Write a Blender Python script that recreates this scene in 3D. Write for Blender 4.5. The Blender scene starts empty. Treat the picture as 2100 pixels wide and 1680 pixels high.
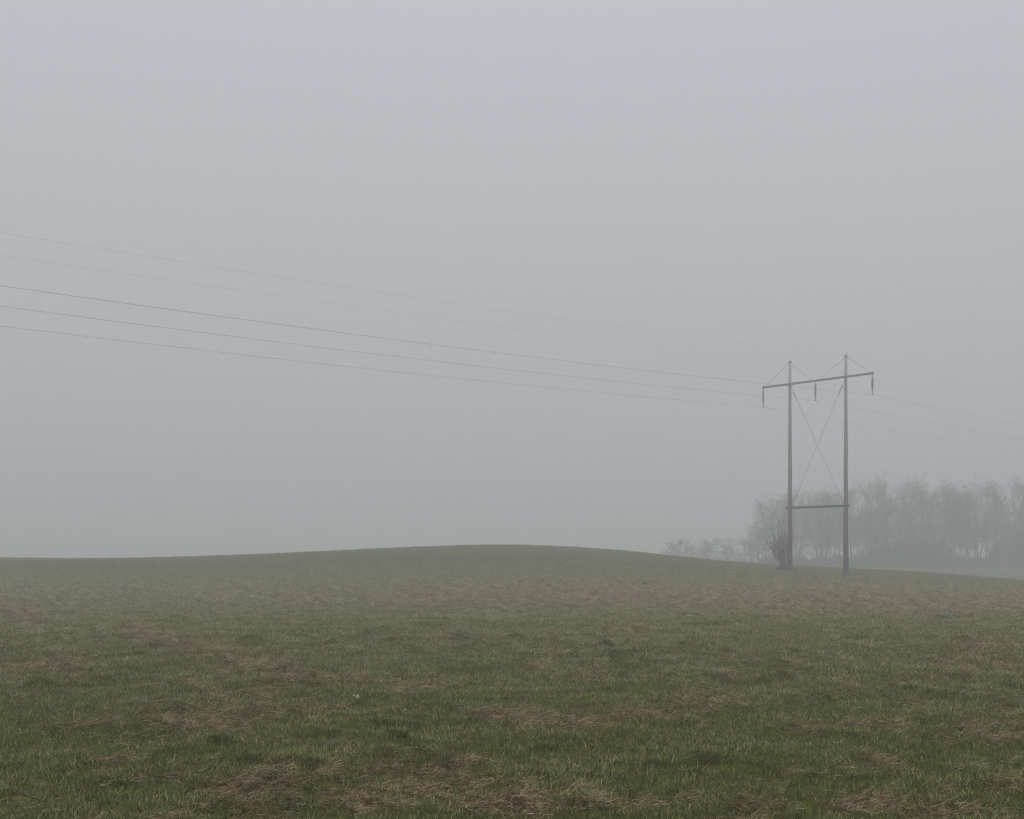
import bpy, math, random
import numpy as np

C = bpy.context.scene
COL = C.collection
R = math.radians

# ------------------------------------------------------------------ camera
EYE = 1.6
cam_d = bpy.data.cameras.new("camera")
cam = bpy.data.objects.new("camera", cam_d)
COL.objects.link(cam)
cam.location = (0, 0, EYE)
cam.rotation_euler = (R(90), 0, 0)
cam_d.sensor_width = 36.0
cam_d.lens = 36.0 * 2400 / 2100
cam_d.shift_y = 295 / 2100
cam_d.clip_start = 0.1
cam_d.clip_end = 3000
C.camera = cam

# ------------------------------------------------------------------ world: overcast sky
SUN_EL, SUN_AZ = R(48), R(-125)          # azimuth from +Y towards +X
SKY_K = 8.06
W = bpy.data.worlds.new("World")
C.world = W
W.use_nodes = True
nt = W.node_tree
nt.nodes.clear()
N = nt.nodes.new
out = N("ShaderNodeOutputWorld")
bg = N("ShaderNodeBackground")
bg.inputs["Strength"].default_value = 0.1
sky = N("ShaderNodeTexSky")
sky.sky_type = 'NISHITA'
sky.sun_disc = False
sky.sun_elevation = SUN_EL
sky.sun_rotation = SUN_AZ
hsv = N("ShaderNodeHueSaturation")
hsv.inputs["Saturation"].default_value = 0.25
hsv.inputs["Value"].default_value = 0.12
nt.links.new(sky.outputs["Color"], hsv.inputs["Color"])
# cloud layer: overcast luminance rising with the sine of elevation, everywhere round the dome
tc = N("ShaderNodeTexCoord")
sp = N("ShaderNodeSeparateXYZ")
nt.links.new(tc.outputs["Generated"], sp.inputs[0])
mx = N("ShaderNodeMath"); mx.operation = 'MAXIMUM'; mx.inputs[1].default_value = 0.0
nt.links.new(sp.outputs["Z"], mx.inputs[0])
ma = N("ShaderNodeMath"); ma.operation = 'MULTIPLY_ADD'
ma.inputs[1].default_value = 0.55; ma.inputs[2].default_value = 0.45
nt.links.new(mx.outputs[0], ma.inputs[0])
cl = N("ShaderNodeVectorMath"); cl.operation = 'SCALE'
cl.inputs[0].default_value = (0.945 * SKY_K, 0.987 * SKY_K, 1.038 * SKY_K)
nt.links.new(ma.outputs[0], cl.inputs["Scale"])
ad = N("ShaderNodeVectorMath"); ad.operation = 'ADD'
nt.links.new(hsv.outputs["Color"], ad.inputs[0])
nt.links.new(cl.outputs[0], ad.inputs[1])
nt.links.new(ad.outputs[0], bg.inputs["Color"])
nt.links.new(bg.outputs[0], out.inputs["Surface"])

# ------------------------------------------------------------------ sun (veiled by cloud)
sl = bpy.data.lights.new("sun", 'SUN')
sl.energy = 0.5
sl.angle = R(60)
sl.color = (1.0, 0.97, 0.93)
sun = bpy.data.objects.new("sun", sl)
COL.objects.link(sun)
sun.rotation_euler = (R(90) - SUN_EL, 0, math.pi - SUN_AZ)
sun.location = (0, 0, 40)

# ------------------------------------------------------------------ render
vs = C.view_settings
vs.view_transform = 'Standard'
vs.look = 'None'
vs.exposure = 0.0
vs.gamma = 1.0
vs.use_curve_mapping = False
C.render.engine = 'CYCLES'
cy = C.cycles
cy.use_denoising = True
cy.denoiser = 'OPENIMAGEDENOISE'
cy.denoising_input_passes = 'RGB_ALBEDO_NORMAL'
cy.denoising_prefilter = 'NONE'
cy.use_adaptive_sampling = False
cy.max_bounces = 6
cy.diffuse_bounces = 3
cy.volume_bounces = 3
cy.caustics_reflective = False
cy.caustics_refractive = False
cy.pixel_filter_type = 'BLACKMAN_HARRIS'
cy.filter_width = 1.15

HAZE_DENSITY = 0.0056

# ------------------------------------------------------------------ numpy noise
def _hash(ix, iy, seed):
    h = (ix.astype(np.int64) * 374761393 + iy.astype(np.int64) * 668265263 + seed * 974634777) & 0x7fffffff
    h = ((h ^ (h >> 13)) * 1274126177) & 0x7fffffff
    h = h ^ (h >> 16)
    return h

def perlin(x, y, seed=0):
    x = np.asarray(x, float); y = np.asarray(y, float)
    ix = np.floor(x); iy = np.floor(y)
    fx = x - ix; fy = y - iy
    u = fx * fx * fx * (fx * (fx * 6 - 15) + 10)
    v = fy * fy * fy * (fy * (fy * 6 - 15) + 10)
    def g(dx, dy):
        a = (_hash(ix + dx, iy + dy, seed) & 1023) / 1024.0 * 2 * math.pi
        return np.cos(a) * (fx - dx) + np.sin(a) * (fy - dy)
    n0 = g(0, 0) * (1 - u) + g(1, 0) * u
    n1 = g(0, 1) * (1 - u) + g(1, 1) * u
    return (n0 * (1 - v) + n1 * v) * 1.4

def fbm(x, y, seed=0, octv=4, lac=2.1, gain=0.5):
    s = 0; a = 1.0; tot = 0
    for i in range(octv):
        s = s + a * perlin(x, y, seed + i * 17)
        tot += a
        a *= gain; x = x * lac; y = y * lac
    return s / tot

# ------------------------------------------------------------------ terrain (thin plate surface through surveyed spots)
SPOTS = np.array([ (-51.6,118.0,1.16),(-41.1,116.0,1.04),(-30.9,114.0,1.22),(-22.9,112.4,1.51),(-16.2,111.1,1.83),(-9.1,109.8,2.17),(-2.3,108.4,2.37),(2.2,107.6,2.32),(6.7,106.7,2.09),(13.2,105.3,1.51),(19.5,104.0,0.82),(24.2,102.0,0.54),(28.5,100.0,0.31),(32.5,97.5,0.10),(37.3,94.2,-0.28),(40.2,92.0,-0.58),(-76.2,118.0,1.06),(-63.9,118.0,1.06),(46.9,90.0,-0.99),(58.1,90.0,-1.66),(-4.8,8.0,0.00),(-13.3,22.0,0.00),(-24.2,40.0,0.00),(-4.0,8.0,0.00),(-11.0,22.0,0.00),(-20.0,40.0,0.00),(-3.2,8.0,0.00),(-8.7,22.0,0.00),(-15.8,40.0,0.00),(-2.3,8.0,0.00),(-6.4,22.0,0.00),(-11.7,40.0,0.00),(-1.5,8.0,0.00),(-4.1,22.0,0.00),(-7.5,40.0,0.00),(-0.7,8.0,0.00),(-1.8,22.0,0.00),(-3.3,40.0,0.00),(0.2,8.0,0.00),(0.5,22.0,0.00),(0.8,40.0,0.00),(1.0,8.0,0.00),(2.8,22.0,0.00),(5.0,40.0,0.00),(1.8,8.0,0.00),(5.0,22.0,0.00),(9.2,40.0,0.00),(2.7,8.0,0.00),(7.3,22.0,0.00),(13.3,40.0,-0.05),(3.5,8.0,0.00),(9.6,22.0,0.00),(17.5,40.0,-0.05),(4.3,8.0,0.00),(11.9,22.0,0.00),(21.7,40.0,-0.05),(-32.8,75.0,0.56),(-25.0,75.0,0.52),(-17.2,75.0,0.67),(-9.4,75.0,0.93),(-1.6,75.0,1.14),(6.2,75.0,0.91),(25.1,88.0,-0.08),(21.8,91.8,0.22),(33.0,80.0,-0.30),(22.0,70.0,-0.05),(-85.6,158.0,-0.05),(-112.7,208.0,-1.26),(-69.1,158.0,-0.05),(-91.0,208.0,-1.26),(-51.8,155.5,-0.13),(-68.5,205.5,-1.36),(-35.1,153.0,0.31),(-46.5,203.0,-0.79),(-18.8,150.7,1.07),(-25.1,200.7,0.22),(-3.1,148.4,1.66),(-4.1,198.4,1.02),(12.2,146.2,1.03),(16.4,196.2,0.18),(27.0,144.0,-0.44),(36.4,194.0,-1.80),(37.1,130.0,-1.16),(43.3,130.0,-1.16),(51.5,130.0,-1.54),(56.9,130.0,-1.54),(67.7,130.0,-1.54),(34.7,185.0,-0.79),(43.1,230.0,-1.08),(52.8,185.0,-0.79),(65.6,230.0,-1.08),(65.5,185.0,-0.79),(81.5,230.0,-1.08),(80.9,185.0,-0.79),(100.6,230.0,-1.08),(104.1,185.0,-0.79),(129.4,230.0,-1.08),(-300.0,-60.0,0.00),(0.0,-80.0,0.00),(300.0,-60.0,0.00),(-320.0,120.0,-1.00),(320.0,120.0,-1.00),(-200.0,340.0,-1.00),(0.0,340.0,-1.00),(200.0,340.0,-1.00),(-60.0,-10.0,0.00),(60.0,-10.0,0.00),(0.0,-10.0,0.00) ])
_P = SPOTS[:, :2] / 100
def _solve():
    n = len(_P)
    r = np.linalg.norm(_P[:, None] - _P[None], axis=2)
    K = np.where(r > 0, r * r * np.log(r + 1e-9), 0)
    A = np.zeros((n + 3, n + 3))
    A[:n, :n] = K + 1e-4 * np.eye(n)
    A[:n, n] = 1; A[:n, n + 1:] = _P
    A[n, :n] = 1; A[n + 1:, :n] = _P.T
    return np.linalg.solve(A, np.r_[SPOTS[:, 2], 0, 0, 0])
_w = _solve()

def terrain(x, y):
    x = np.asarray(x, float); y = np.asarray(y, float)
    q = np.stack([x, y], -1) / 100
    z = _w[-3] + q @ _w[-2:]
    for i in range(len(_P)):
        r2 = ((q - _P[i]) ** 2).sum(-1)
        z = z + _w[i] * .5 * r2 * np.log(r2 + 1e-12)
    d = np.hypot(x, y - 90)
    k = np.clip((d - 180) / 120, 0, 1)
    k = k * k * (3 - 2 * k)
    z = np.clip(z, -2.2, 3) * (1 - k) + (-1.0) * k
    # lumps and hollows of the pasture
    fine = np.clip(1.25 - y / 70, 0.25, 1)
    z = z + 0.05 * fbm(x / 4.2, y / 4.2, 5, 2)
    z = z + fine * (0.060 * fbm(x / 1.1, y / 1.1, 9, 3) + 0.030 * perlin(x / .36, y / .36, 31))
    # scattered clods and tussock hummocks
    h = fbm(x / .62, y / .62, 35, 2)
    h = h * np.clip(.75 + .9 * fbm(x / 5, y / 6, 37, 2), .2, 1.1)
    z = z + np.clip(1.15 - y / 110, .3, 1) * 0.085 * np.clip((h - .27) / .28, 0, 1) ** 1.3
    # low mound of soil and weeds round the foot of the far pole
    m = np.hypot((x - 21.55) / 1.25, (y - 91.7) / 1.1)
    z = z + 0.14 * np.exp(-m ** 2)
    return z

PATCHES = np.array([(-2.92,11.13,0.51,0.91,1.00),(-2.34,11.46,0.38,0.41,0.70),(-3.92,10.82,0.23,0.24,0.60),(-1.83,8.00,0.30,0.33,1.00),(-2.41,8.26,0.21,0.21,0.60),(-3.07,8.83,0.13,0.28,0.70),(-3.05,7.18,0.13,0.20,0.80),(0.05,11.29,0.45,0.60,0.95),(0.68,10.88,0.27,0.43,0.80),(1.26,11.64,0.29,0.57,0.70),(-0.47,8.73,0.27,0.44,0.90),(-1.15,9.48,0.28,0.23,0.50),(0.03,7.31,0.46,0.31,0.90),(-0.65,7.76,0.23,0.28,0.90),(-0.17,8.08,0.27,0.24,0.60),(2.67,10.52,0.22,0.29,0.90),(3.35,10.43,0.28,0.26,0.95),(3.65,9.72,0.16,0.20,0.70),(4.21,10.11,0.27,0.48,0.90),(2.42,7.76,0.24,0.22,0.90),(2.04,7.31,0.18,0.20,0.80),(2.54,7.18,0.27,0.19,0.80),(1.54,7.25,0.21,0.22,0.80),(-6.68,16.70,0.31,1.17,1.00),(-5.89,15.36,0.26,0.62,0.60),(-3.97,14.22,0.24,0.42,0.60),(-6.80,22.20,0.28,0.90,1.00),(-5.73,20.21,0.34,0.85,0.95),(-4.57,18.29,0.34,0.70,0.70),(-3.57,16.48,0.27,0.64,0.80),(-2.72,15.18,0.44,0.72,0.90),(-2.05,14.94,0.25,0.47,0.70),(-0.99,13.96,0.19,0.61,1.00),(-1.41,13.57,0.17,0.38,0.60),(-1.44,14.38,0.12,0.32,0.50),(0.31,16.48,0.19,0.42,0.90),(1.06,15.36,0.29,0.55,0.70),(-0.58,27.83,0.41,1.21,0.80),(-0.99,21.69,0.36,0.61,0.70),(-1.85,22.20,0.46,0.77,0.50),(0.60,24.00,0.60,0.75,0.60),(2.48,24.77,0.52,0.96,0.60),(0.61,18.29,0.19,0.44,0.70),(-11.37,26.48,0.44,2.21,0.80),(-8.56,20.76,0.35,0.67,0.70),(-7.88,19.69,0.25,0.51,0.60),(-8.13,32.00,0.40,1.07,0.60),(2.75,15.36,0.19,0.43,0.60),(3.15,12.59,0.21,0.29,0.60),(6.47,16.70,0.83,1.02,0.60),(6.95,18.73,0.70,1.10,0.50),(8.21,19.69,0.49,1.22,0.50),(1.94,12.59,0.31,0.37,0.50),(4.35,12.59,0.21,0.29,0.60),(4.99,11.74,0.15,0.29,0.90),(-0.88,8.44,0.21,0.19,0.60),(-3.54,11.82,0.30,0.36,0.60),(-1.80,12.00,0.08,0.38,0.80)])

# rows of raked cut grass: from x, y to x, y, half width, cover
WINDROWS = [(-8.6, 26, -6.8, 22.2, .30, .55), (-6.8, 22.2, -5.6, 20.1, .24, .9), (-5.6, 20.1, -4.5, 18.2, .25, .85), (-4.5, 18.2, -3.4, 16.4, .22, .7),
            (-3.4, 16.4, -2.5, 15.1, .24, .8), (-2.5, 15.1, -1.0, 14.1, .26, .6), (-17.5, 39, -14.0, 33, .45, .8), (-14, 33, -11, 27.5, .4, .5)]

def straw_mask(x, y):
    """0..1: how much dead cut grass covers the turf at a spot"""
    wx = x + 0.22 * fbm(x / .7, y / .7, 41, 3) + .08 * perlin(x / .15, y / .15, 43)
    wy = y + 0.45 * fbm(x / .7, y / .7, 47, 3) + .12 * perlin(x / .15, y / .15, 49)
    m = np.zeros_like(x)
    for (cx, cy_, rx, ry, s) in PATCHES:
        r2 = ((wx - cx) / (rx * .98)) ** 2 + ((wy - cy_) / (ry * .95)) ** 2
        m = np.maximum(m, .9 * s * np.exp(-r2 ** 1.1))
    for (ax, ay, bx_, by_, w, s) in WINDROWS:
        ux, uy = bx_ - ax, by_ - ay
        t = np.clip(((wx - ax) * ux + (wy - ay) * uy) / (ux * ux + uy * uy), 0, 1)
        d2 = ((wx - ax - t * ux) / w) ** 2 + ((wy - ay - t * uy) / (w * 1.3)) ** 2
        m = np.maximum(m, s * np.exp(-d2 ** 1.2))
    n = fbm(x / 1.9, y / 3.4, 61, 4) + .25 * fbm(x / .4, y / .6, 65, 2)
    near = np.clip((78 - y) / 26, .25, 1)
    m = np.maximum(m, near * .34 * np.clip((n - .24) / .22, 0, 1))
    n2 = fbm(x / .42, y / .55, 67, 3) + .45 * fbm(x / 3.5, y / 4.5, 69, 2)
    m = np.maximum(m, near * .50 * np.clip((n2 - .27) / .18, 0, 1))
    # a long strip of dry grass that crosses the field in the hollow
    c = 44 - .12 * x + 3 * fbm(x / 9, y / 9, 71, 3)
    b = np.exp(-((y - c) / (8.5 + .16 * np.clip(x, 0, 40))) ** 4)
    b = b * (.45 + .55 * np.clip((x + 14) / 18, 0, 1)) * np.clip(.85 + .6 * fbm(x / 1.6, y / 5, 77, 3), 0, 1)
    m = np.maximum(m, .92 * b)
    r = np.exp(-(((x - 24) / 12) ** 2 + ((y - 72) / 18) ** 2)) * np.clip(.5 + .8 * fbm(x / 2, y / 6, 79, 3), 0, 1)
    m = np.maximum(m, .55 * r)
    # soil and dead weeds round the pole feet
    m = np.maximum(m, .9 * np.exp(-(((x - 21.6) / 1.6) ** 2 + ((y - 91.2) / 1.6) ** 2)))
    m = np.maximum(m, .8 * np.exp(-(((x - 25.3) / .8) ** 2 + ((y - 87.6) / .8) ** 2)))
    m = m * np.clip(.66 + 1.7 * fbm(x / .20, y / .25, 83, 3), .05, 1.2)
    return np.clip(m, 0, 1)

# ------------------------------------------------------------------ helpers
def tag(o, label=None, cat=None, group=None, kind=None):
    if label: o["label"] = label
    if cat: o["category"] = cat
    if group: o["group"] = group
    if kind: o["kind"] = kind
    return o

def mesh_obj(name, verts, faces, mat, parent=None, smooth=False, link=True):
    me = bpy.data.meshes.new(name)
    me.from_pydata([tuple(v) for v in verts], [], faces)
    me.materials.append(mat)
    if smooth:
        me.polygons.foreach_set("use_smooth", [True] * len(me.polygons))
    me.update()
    o = bpy.data.objects.new(name, me)
    if link: COL.objects.link(o)
    if parent: o.parent = parent
    return o

def empty(name, loc):
    o = bpy.data.objects.new(name, None)
    o.empty_display_size = 0.2
    COL.objects.link(o)
    o.location = loc
    return o

class MB:
    """collects tubes and boxes for one mesh"""
    def __init__(s): s.v = []; s.f = []
    def tube(s, pts, rad, n=6, caps=True):
        pts = [np.asarray(p, float) for p in pts]
        if not hasattr(rad, '__len__'): rad = [rad] * len(pts)
        base = len(s.v)
        m = len(pts)
        prev = None
        for i, p in enumerate(pts):
            t = pts[min(i + 1, m - 1)] - pts[max(i - 1, 0)]
            t = t / (np.linalg.norm(t) + 1e-12)
            if prev is None:
                a = np.array([0, 0, 1.]) if abs(t[2]) < .9 else np.array([1., 0, 0])
                e = np.cross(t, a)
            else:
                e = prev - t * np.dot(prev, t)
            e = e / (np.linalg.norm(e) + 1e-12)
            prev = e
            b = np.cross(t, e)
            for k in range(n):
                an = 2 * math.pi * k / n
                s.v.append(p + rad[i] * (math.cos(an) * e + math.sin(an) * b))
        for i in range(m - 1):
            for k in range(n):
                a = base + i * n + k; b2 = base + i * n + (k + 1) % n
                s.f.append((a, b2, b2 + n, a + n))
        if caps:
            s.f.append(tuple(base + k for k in range(n))[::-1])
            s.f.append(tuple(base + (m - 1) * n + k for k in range(n)))
        return s
    def spike(s, p, q, r):
        """a twig: three sided pyramid"""
        p = np.asarray(p, float); q = np.asarray(q, float)
        t = q - p
        t = t / (np.linalg.norm(t) + 1e-12)
        a = np.array([0, 0, 1.]) if abs(t[2]) < .9 else np.array([1., 0, 0])
        e = np.cross(t, a); e /= np.linalg.norm(e)
        b = np.cross(t, e)
        i = len(s.v)
        for k in range(3):
            an = 2.0944 * k
            s.v.append(p + r * (math.cos(an) * e + math.sin(an) * b))
        s.v.append(q)
        s.f += [(i, i + 1, i + 3), (i + 1, i + 2, i + 3), (i + 2, i, i + 3)]
    def bar(s, a, b, w, h):
        """a squared timber from a to b, w wide (level), h high, with eased edges"""
        a = np.asarray(a, float); b = np.asarray(b, float)
        t = b - a; t /= np.linalg.norm(t)
        e = np.cross(t, [0, 0, 1.]); e /= np.linalg.norm(e)
        u = np.cross(e, t)
        c = min(w, h) * .08
        prof = [(-w / 2 + c, -h / 2), (w / 2 - c, -h / 2), (w / 2, -h / 2 + c), (w / 2, h / 2 - c),
                (w / 2 - c, h / 2), (-w / 2 + c, h / 2), (-w / 2, h / 2 - c), (-w / 2, -h / 2 + c)]
        i = len(s.v)
        for p in (a, b):
            for (x, y) in prof: s.v.append(p + e * x + u * y)
        n = len(prof)
        for k in range(n):
            s.f.append((i + k, i + (k + 1) % n, i + n + (k + 1) % n, i + n + k))
        s.f.append(tuple(i + k for k in range(n))[::-1])
        s.f.append(tuple(i + n + k for k in range(n)))
    def lathe(s, prof, n=16, org=(0, 0, 0)):
        i = len(s.v)
        for (r, z) in prof:
            for k in range(n):
                an = 2 * math.pi * k / n
                s.v.append(np.array([org[0] + r * math.cos(an), org[1] + r * math.sin(an), org[2] + z]))
        for j in range(len(prof) - 1):
            for k in range(n):
                a = i + j * n + k; b = i + j * n + (k + 1) % n
                s.f.append((a, b, b + n, a + n))
        s.f.append(tuple(i + k for k in range(n))[::-1])
        s.f.append(tuple(i + (len(prof) - 1) * n + k for k in range(n)))
    def build(s, name, mat, parent=None, smooth=False, link=True):
        return mesh_obj(name, s.v, s.f, mat, parent, smooth, link)

# ------------------------------------------------------------------ materials
def new_mat(name):
    m = bpy.data.materials.new(name)
    m.use_nodes = True
    t = m.node_tree
    b = t.nodes["Principled BSDF"]
    b.inputs["Roughness"].default_value = .85
    b.inputs["Specular IOR Level"].default_value = .2
    return m, t, b

def ramp(t, stops):
    r = t.nodes.new("ShaderNodeValToRGB")
    e = r.color_ramp.elements
    while len(e) < len(stops): e.new(0.5)
    for k, (p, c) in enumerate(stops):
        e[k].position = p; e[k].color = (*c, 1)
    return r

def noise(t, scale, detail=4, rough=.55, vec=None, stretch=None):
    n = t.nodes.new("ShaderNodeTexNoise")
    n.inputs["Scale"].default_value = scale
    n.inputs["Detail"].default_value = detail
    n.inputs["Roughness"].default_value = rough
    if vec is not None:
        if stretch:
            mp = t.nodes.new("ShaderNodeMapping")
            mp.inputs["Scale"].default_value = stretch
            t.links.new(vec, mp.inputs["Vector"]); vec = mp.outputs[0]
        t.links.new(vec, n.inputs["Vector"])
    return n

def math_node(t, op, a, b=None, c=None):
    n = t.nodes.new("ShaderNodeMath"); n.operation = op
    for i, v in enumerate((a, b, c)):
        if v is None: continue
        if hasattr(v, "links"): t.links.new(v, n.inputs[i])
        else: n.inputs[i].default_value = v
    return n.outputs[0]

def mix_col(t, fac, a, b):
    n = t.nodes.new("ShaderNodeMix"); n.data_type = 'RGBA'
    for s, v in ((n.inputs[0], fac), (n.inputs[6], a), (n.inputs[7], b)):
        if hasattr(v, "links"): t.links.new(v, s)
        else: s.default_value = v if not hasattr(v, '__len__') else (*v, 1)
    return n.outputs[2]

def mat_ground():
    m, t, b = new_mat("pasture_ground")
    g = t.nodes.new("ShaderNodeNewGeometry").outputs["Position"]
    at = t.nodes.new("ShaderNodeAttribute"); at.attribute_name = "straw"
    n1 = noise(t, 9, 6, .65, g, (1, .55, 1))
    n2 = noise(t, .5, 4, .6, g)
    n3 = noise(t, 2.3, 5, .7, g, (1, .4, 1))
    green = ramp(t, [(.3, (.034, .034, .007)), (.5, (.070, .080, .014)), (.7, (.115, .120, .026))])
    t.links.new(n1.outputs[0], green.inputs[0])
    g2 = mix_col(t, math_node(t, 'MULTIPLY', n2.outputs[0], .7), green.outputs[0], (.095, .104, .022))
    brown = ramp(t, [(.3, (.070, .046, .021)), (.55, (.165, .120, .058)), (.75, (.25, .190, .10))])
    t.links.new(n3.outputs[0], brown.inputs[0])
    f = math_node(t, 'ADD', at.outputs["Fac"], math_node(t, 'MULTIPLY', math_node(t, 'SUBTRACT', n3.outputs[0], .5), .7))
    f = math_node(t, 'MULTIPLY', f, .92)
    cl_ = t.nodes.new("ShaderNodeClamp"); t.links.new(f, cl_.inputs[0])
    c = mix_col(t, cl_.outputs[0], g2, brown.outputs[0])
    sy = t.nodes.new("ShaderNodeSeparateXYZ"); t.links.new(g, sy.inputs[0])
    far_lift = t.nodes.new("ShaderNodeMapRange")  # far ground painted lighter, standing in for brightening at a low view angle
    far_lift.inputs["From Min"].default_value = 8; far_lift.inputs["From Max"].default_value = 40
    far_lift.inputs["To Max"].default_value = .36
    t.links.new(sy.outputs["Y"], far_lift.inputs["Value"])
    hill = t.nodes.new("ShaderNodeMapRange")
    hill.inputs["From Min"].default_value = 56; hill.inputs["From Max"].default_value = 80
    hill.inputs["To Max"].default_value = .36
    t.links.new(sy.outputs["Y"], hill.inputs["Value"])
    c = mix_col(t, math_node(t, 'SUBTRACT', far_lift.outputs[0], hill.outputs[0]), c, (.225, .218, .140))
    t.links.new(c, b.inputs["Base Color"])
    b.inputs["Roughness"].default_value = .95
    b.inputs["Specular IOR Level"].default_value = .05
    bp = t.nodes.new("ShaderNodeBump"); bp.inputs["Strength"].default_value = .8; bp.inputs["Distance"].default_value = .05
    t.links.new(n1.outputs[0], bp.inputs["Height"]); t.links.new(bp.outputs[0], b.inputs["Normal"])
    return m

def mat_blade(name, stops, yellow=None):
    m, t, b = new_mat(name)
    at = t.nodes.new("ShaderNodeAttribute"); at.attribute_name = "tone"
    oi = t.nodes.new("ShaderNodeObjectInfo")
    g = t.nodes.new("ShaderNodeNewGeometry").outputs["Position"]
    n = noise(t, .9, 4, .6, g)
    f = math_node(t, 'MULTIPLY', at.outputs["Fac"], .90)
    f = math_node(t, 'MULTIPLY_ADD', oi.outputs["Random"], .22, f)
    f = math_node(t, 'ADD', f, math_node(t, 'MULTIPLY', math_node(t, 'SUBTRACT', n.outputs[0], .56), .85))
    # far turf painted paler, imitating how it brightens at a grazing view
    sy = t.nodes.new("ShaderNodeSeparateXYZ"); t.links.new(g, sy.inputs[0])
    far_lift = t.nodes.new("ShaderNodeMapRange")
    far_lift.inputs["From Min"].default_value = 8; far_lift.inputs["From Max"].default_value = 34
    far_lift.inputs["To Max"].default_value = .26
    t.links.new(sy.outputs["Y"], far_lift.inputs["Value"])
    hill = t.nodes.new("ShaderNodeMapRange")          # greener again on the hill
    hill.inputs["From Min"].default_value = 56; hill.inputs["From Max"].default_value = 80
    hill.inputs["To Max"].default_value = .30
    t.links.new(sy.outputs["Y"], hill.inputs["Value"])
    f = math_node(t, 'SUBTRACT', math_node(t, 'ADD', f, far_lift.outputs[0]), hill.outputs[0])
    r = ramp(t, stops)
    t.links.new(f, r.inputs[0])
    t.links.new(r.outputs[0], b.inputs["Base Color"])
    b.inputs["Roughness"].default_value = .5
    b.inputs["Specular IOR Level"].default_value = .16
    return m

def mat_wood(name, dark, light, zscale=.35, tip_haze=None):
    m, t, b = new_mat(name)
    tcd = t.nodes.new("ShaderNodeTexCoord").outputs["Object"]
    n = noise(t, 9, 6, .65, tcd, (1, 1, zscale * .12))
    n2 = noise(t, 1.2, 3, .5, tcd)
    r = ramp(t, [(.3, dark), (.7, light)])
    t.links.new(n.outputs[0], r.inputs[0])
    c = mix_col(t, math_node(t, 'MULTIPLY', n2.outputs[0], .5), r.outputs[0], dark)
    if tip_haze:
        # dark preserved timber, painted paler towards the tip to imitate thicker fog there
        sx = t.nodes.new("ShaderNodeSeparateXYZ"); t.links.new(tcd, sx.inputs[0])
        mr = t.nodes.new("ShaderNodeMapRange")
        mr.inputs["From Min"].default_value = 1.0; mr.inputs["From Max"].default_value = 17.0
        t.links.new(sx.outputs["Z"], mr.inputs["Value"])
        f = math_node(t, 'MULTIPLY', mr.outputs[0], math_node(t, 'MULTIPLY_ADD', n.outputs[0], .8, .55))
        c = mix_col(t, f, c, tip_haze)
    t.links.new(c, b.inputs["Base Color"])
    bp = t.nodes.new("ShaderNodeBump"); bp.inputs["Strength"].default_value = .5; bp.inputs["Distance"].default_value = .01
    t.links.new(n.outputs[0], bp.inputs["Height"]); t.links.new(bp.outputs[0], b.inputs["Normal"])
    return m

def mat_plain(name, c1, c2, scale=6, rough=.8, metal=0.0):
    m, t, b = new_mat(name)
    tcd = t.nodes.new("ShaderNodeTexCoord").outputs["Object"]
    n = noise(t, scale, 4, .6, tcd)
    r = ramp(t, [(.35, c1), (.65, c2)])
    t.links.new(n.outputs[0], r.inputs[0])
    t.links.new(r.outputs[0], b.inputs["Base Color"])
    b.inputs["Roughness"].default_value = rough
    b.inputs["Metallic"].default_value = metal
    return m

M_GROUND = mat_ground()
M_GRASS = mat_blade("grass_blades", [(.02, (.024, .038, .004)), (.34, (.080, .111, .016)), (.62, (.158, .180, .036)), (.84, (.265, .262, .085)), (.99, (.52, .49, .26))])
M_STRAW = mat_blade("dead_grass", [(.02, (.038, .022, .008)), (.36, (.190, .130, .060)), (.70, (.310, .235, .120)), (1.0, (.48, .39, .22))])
M_POLE = mat_wood("haze_tinted_pole_timber", (.014, .012, .011), (.050, .043, .038), .35, (.46, .455, .45))
M_BEAM = mat_wood("beam_timber", (.17, .168, .165), (.34, .335, .33), 1)
M_BRACE = mat_wood("creosoted_brace", (.035, .034, .033), (.085, .083, .080), 1)
M_STEEL = mat_plain("galvanised_steel", (.30, .305, .305), (.42, .425, .43), 8, .6, .2)
M_GLASS = mat_plain("glazed_insulator", (.26, .26, .258), (.36, .36, .355), 5, .35)
M_WIRE = mat_plain("aluminium_cable", (.16, .163, .166), (.24, .243, .25), 1, .6, .2)
M_BARK = mat_plain("bark", (.030, .026, .022), (.075, .066, .056), 3)
M_TWIG = mat_plain("twigs", (.075, .068, .062), (.13, .118, .108), 2)
M_SHOOT = mat_plain("bush_shoots", (.046, .028, .019), (.090, .058, .040), 2)
M_THICKET = mat_plain("thicket_twigs", (.014, .013, .010), (.032, .029, .021), 2)
M_IVY = mat_plain("dark_evergreen_leaf", (.012, .017, .008), (.026, .033, .016), 2)
M_SOIL = mat_plain("turned_soil", (.032, .026, .020), (.065, .052, .038), 12, .95)
M_STALK = mat_plain("bleached_stalk", (.27, .21, .115), (.42, .34, .20), 30, .7)
M_PAPER = mat_plain("dirty_white_scrap", (.30, .30, .235), (.40, .40, .32), 20, .8)

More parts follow.
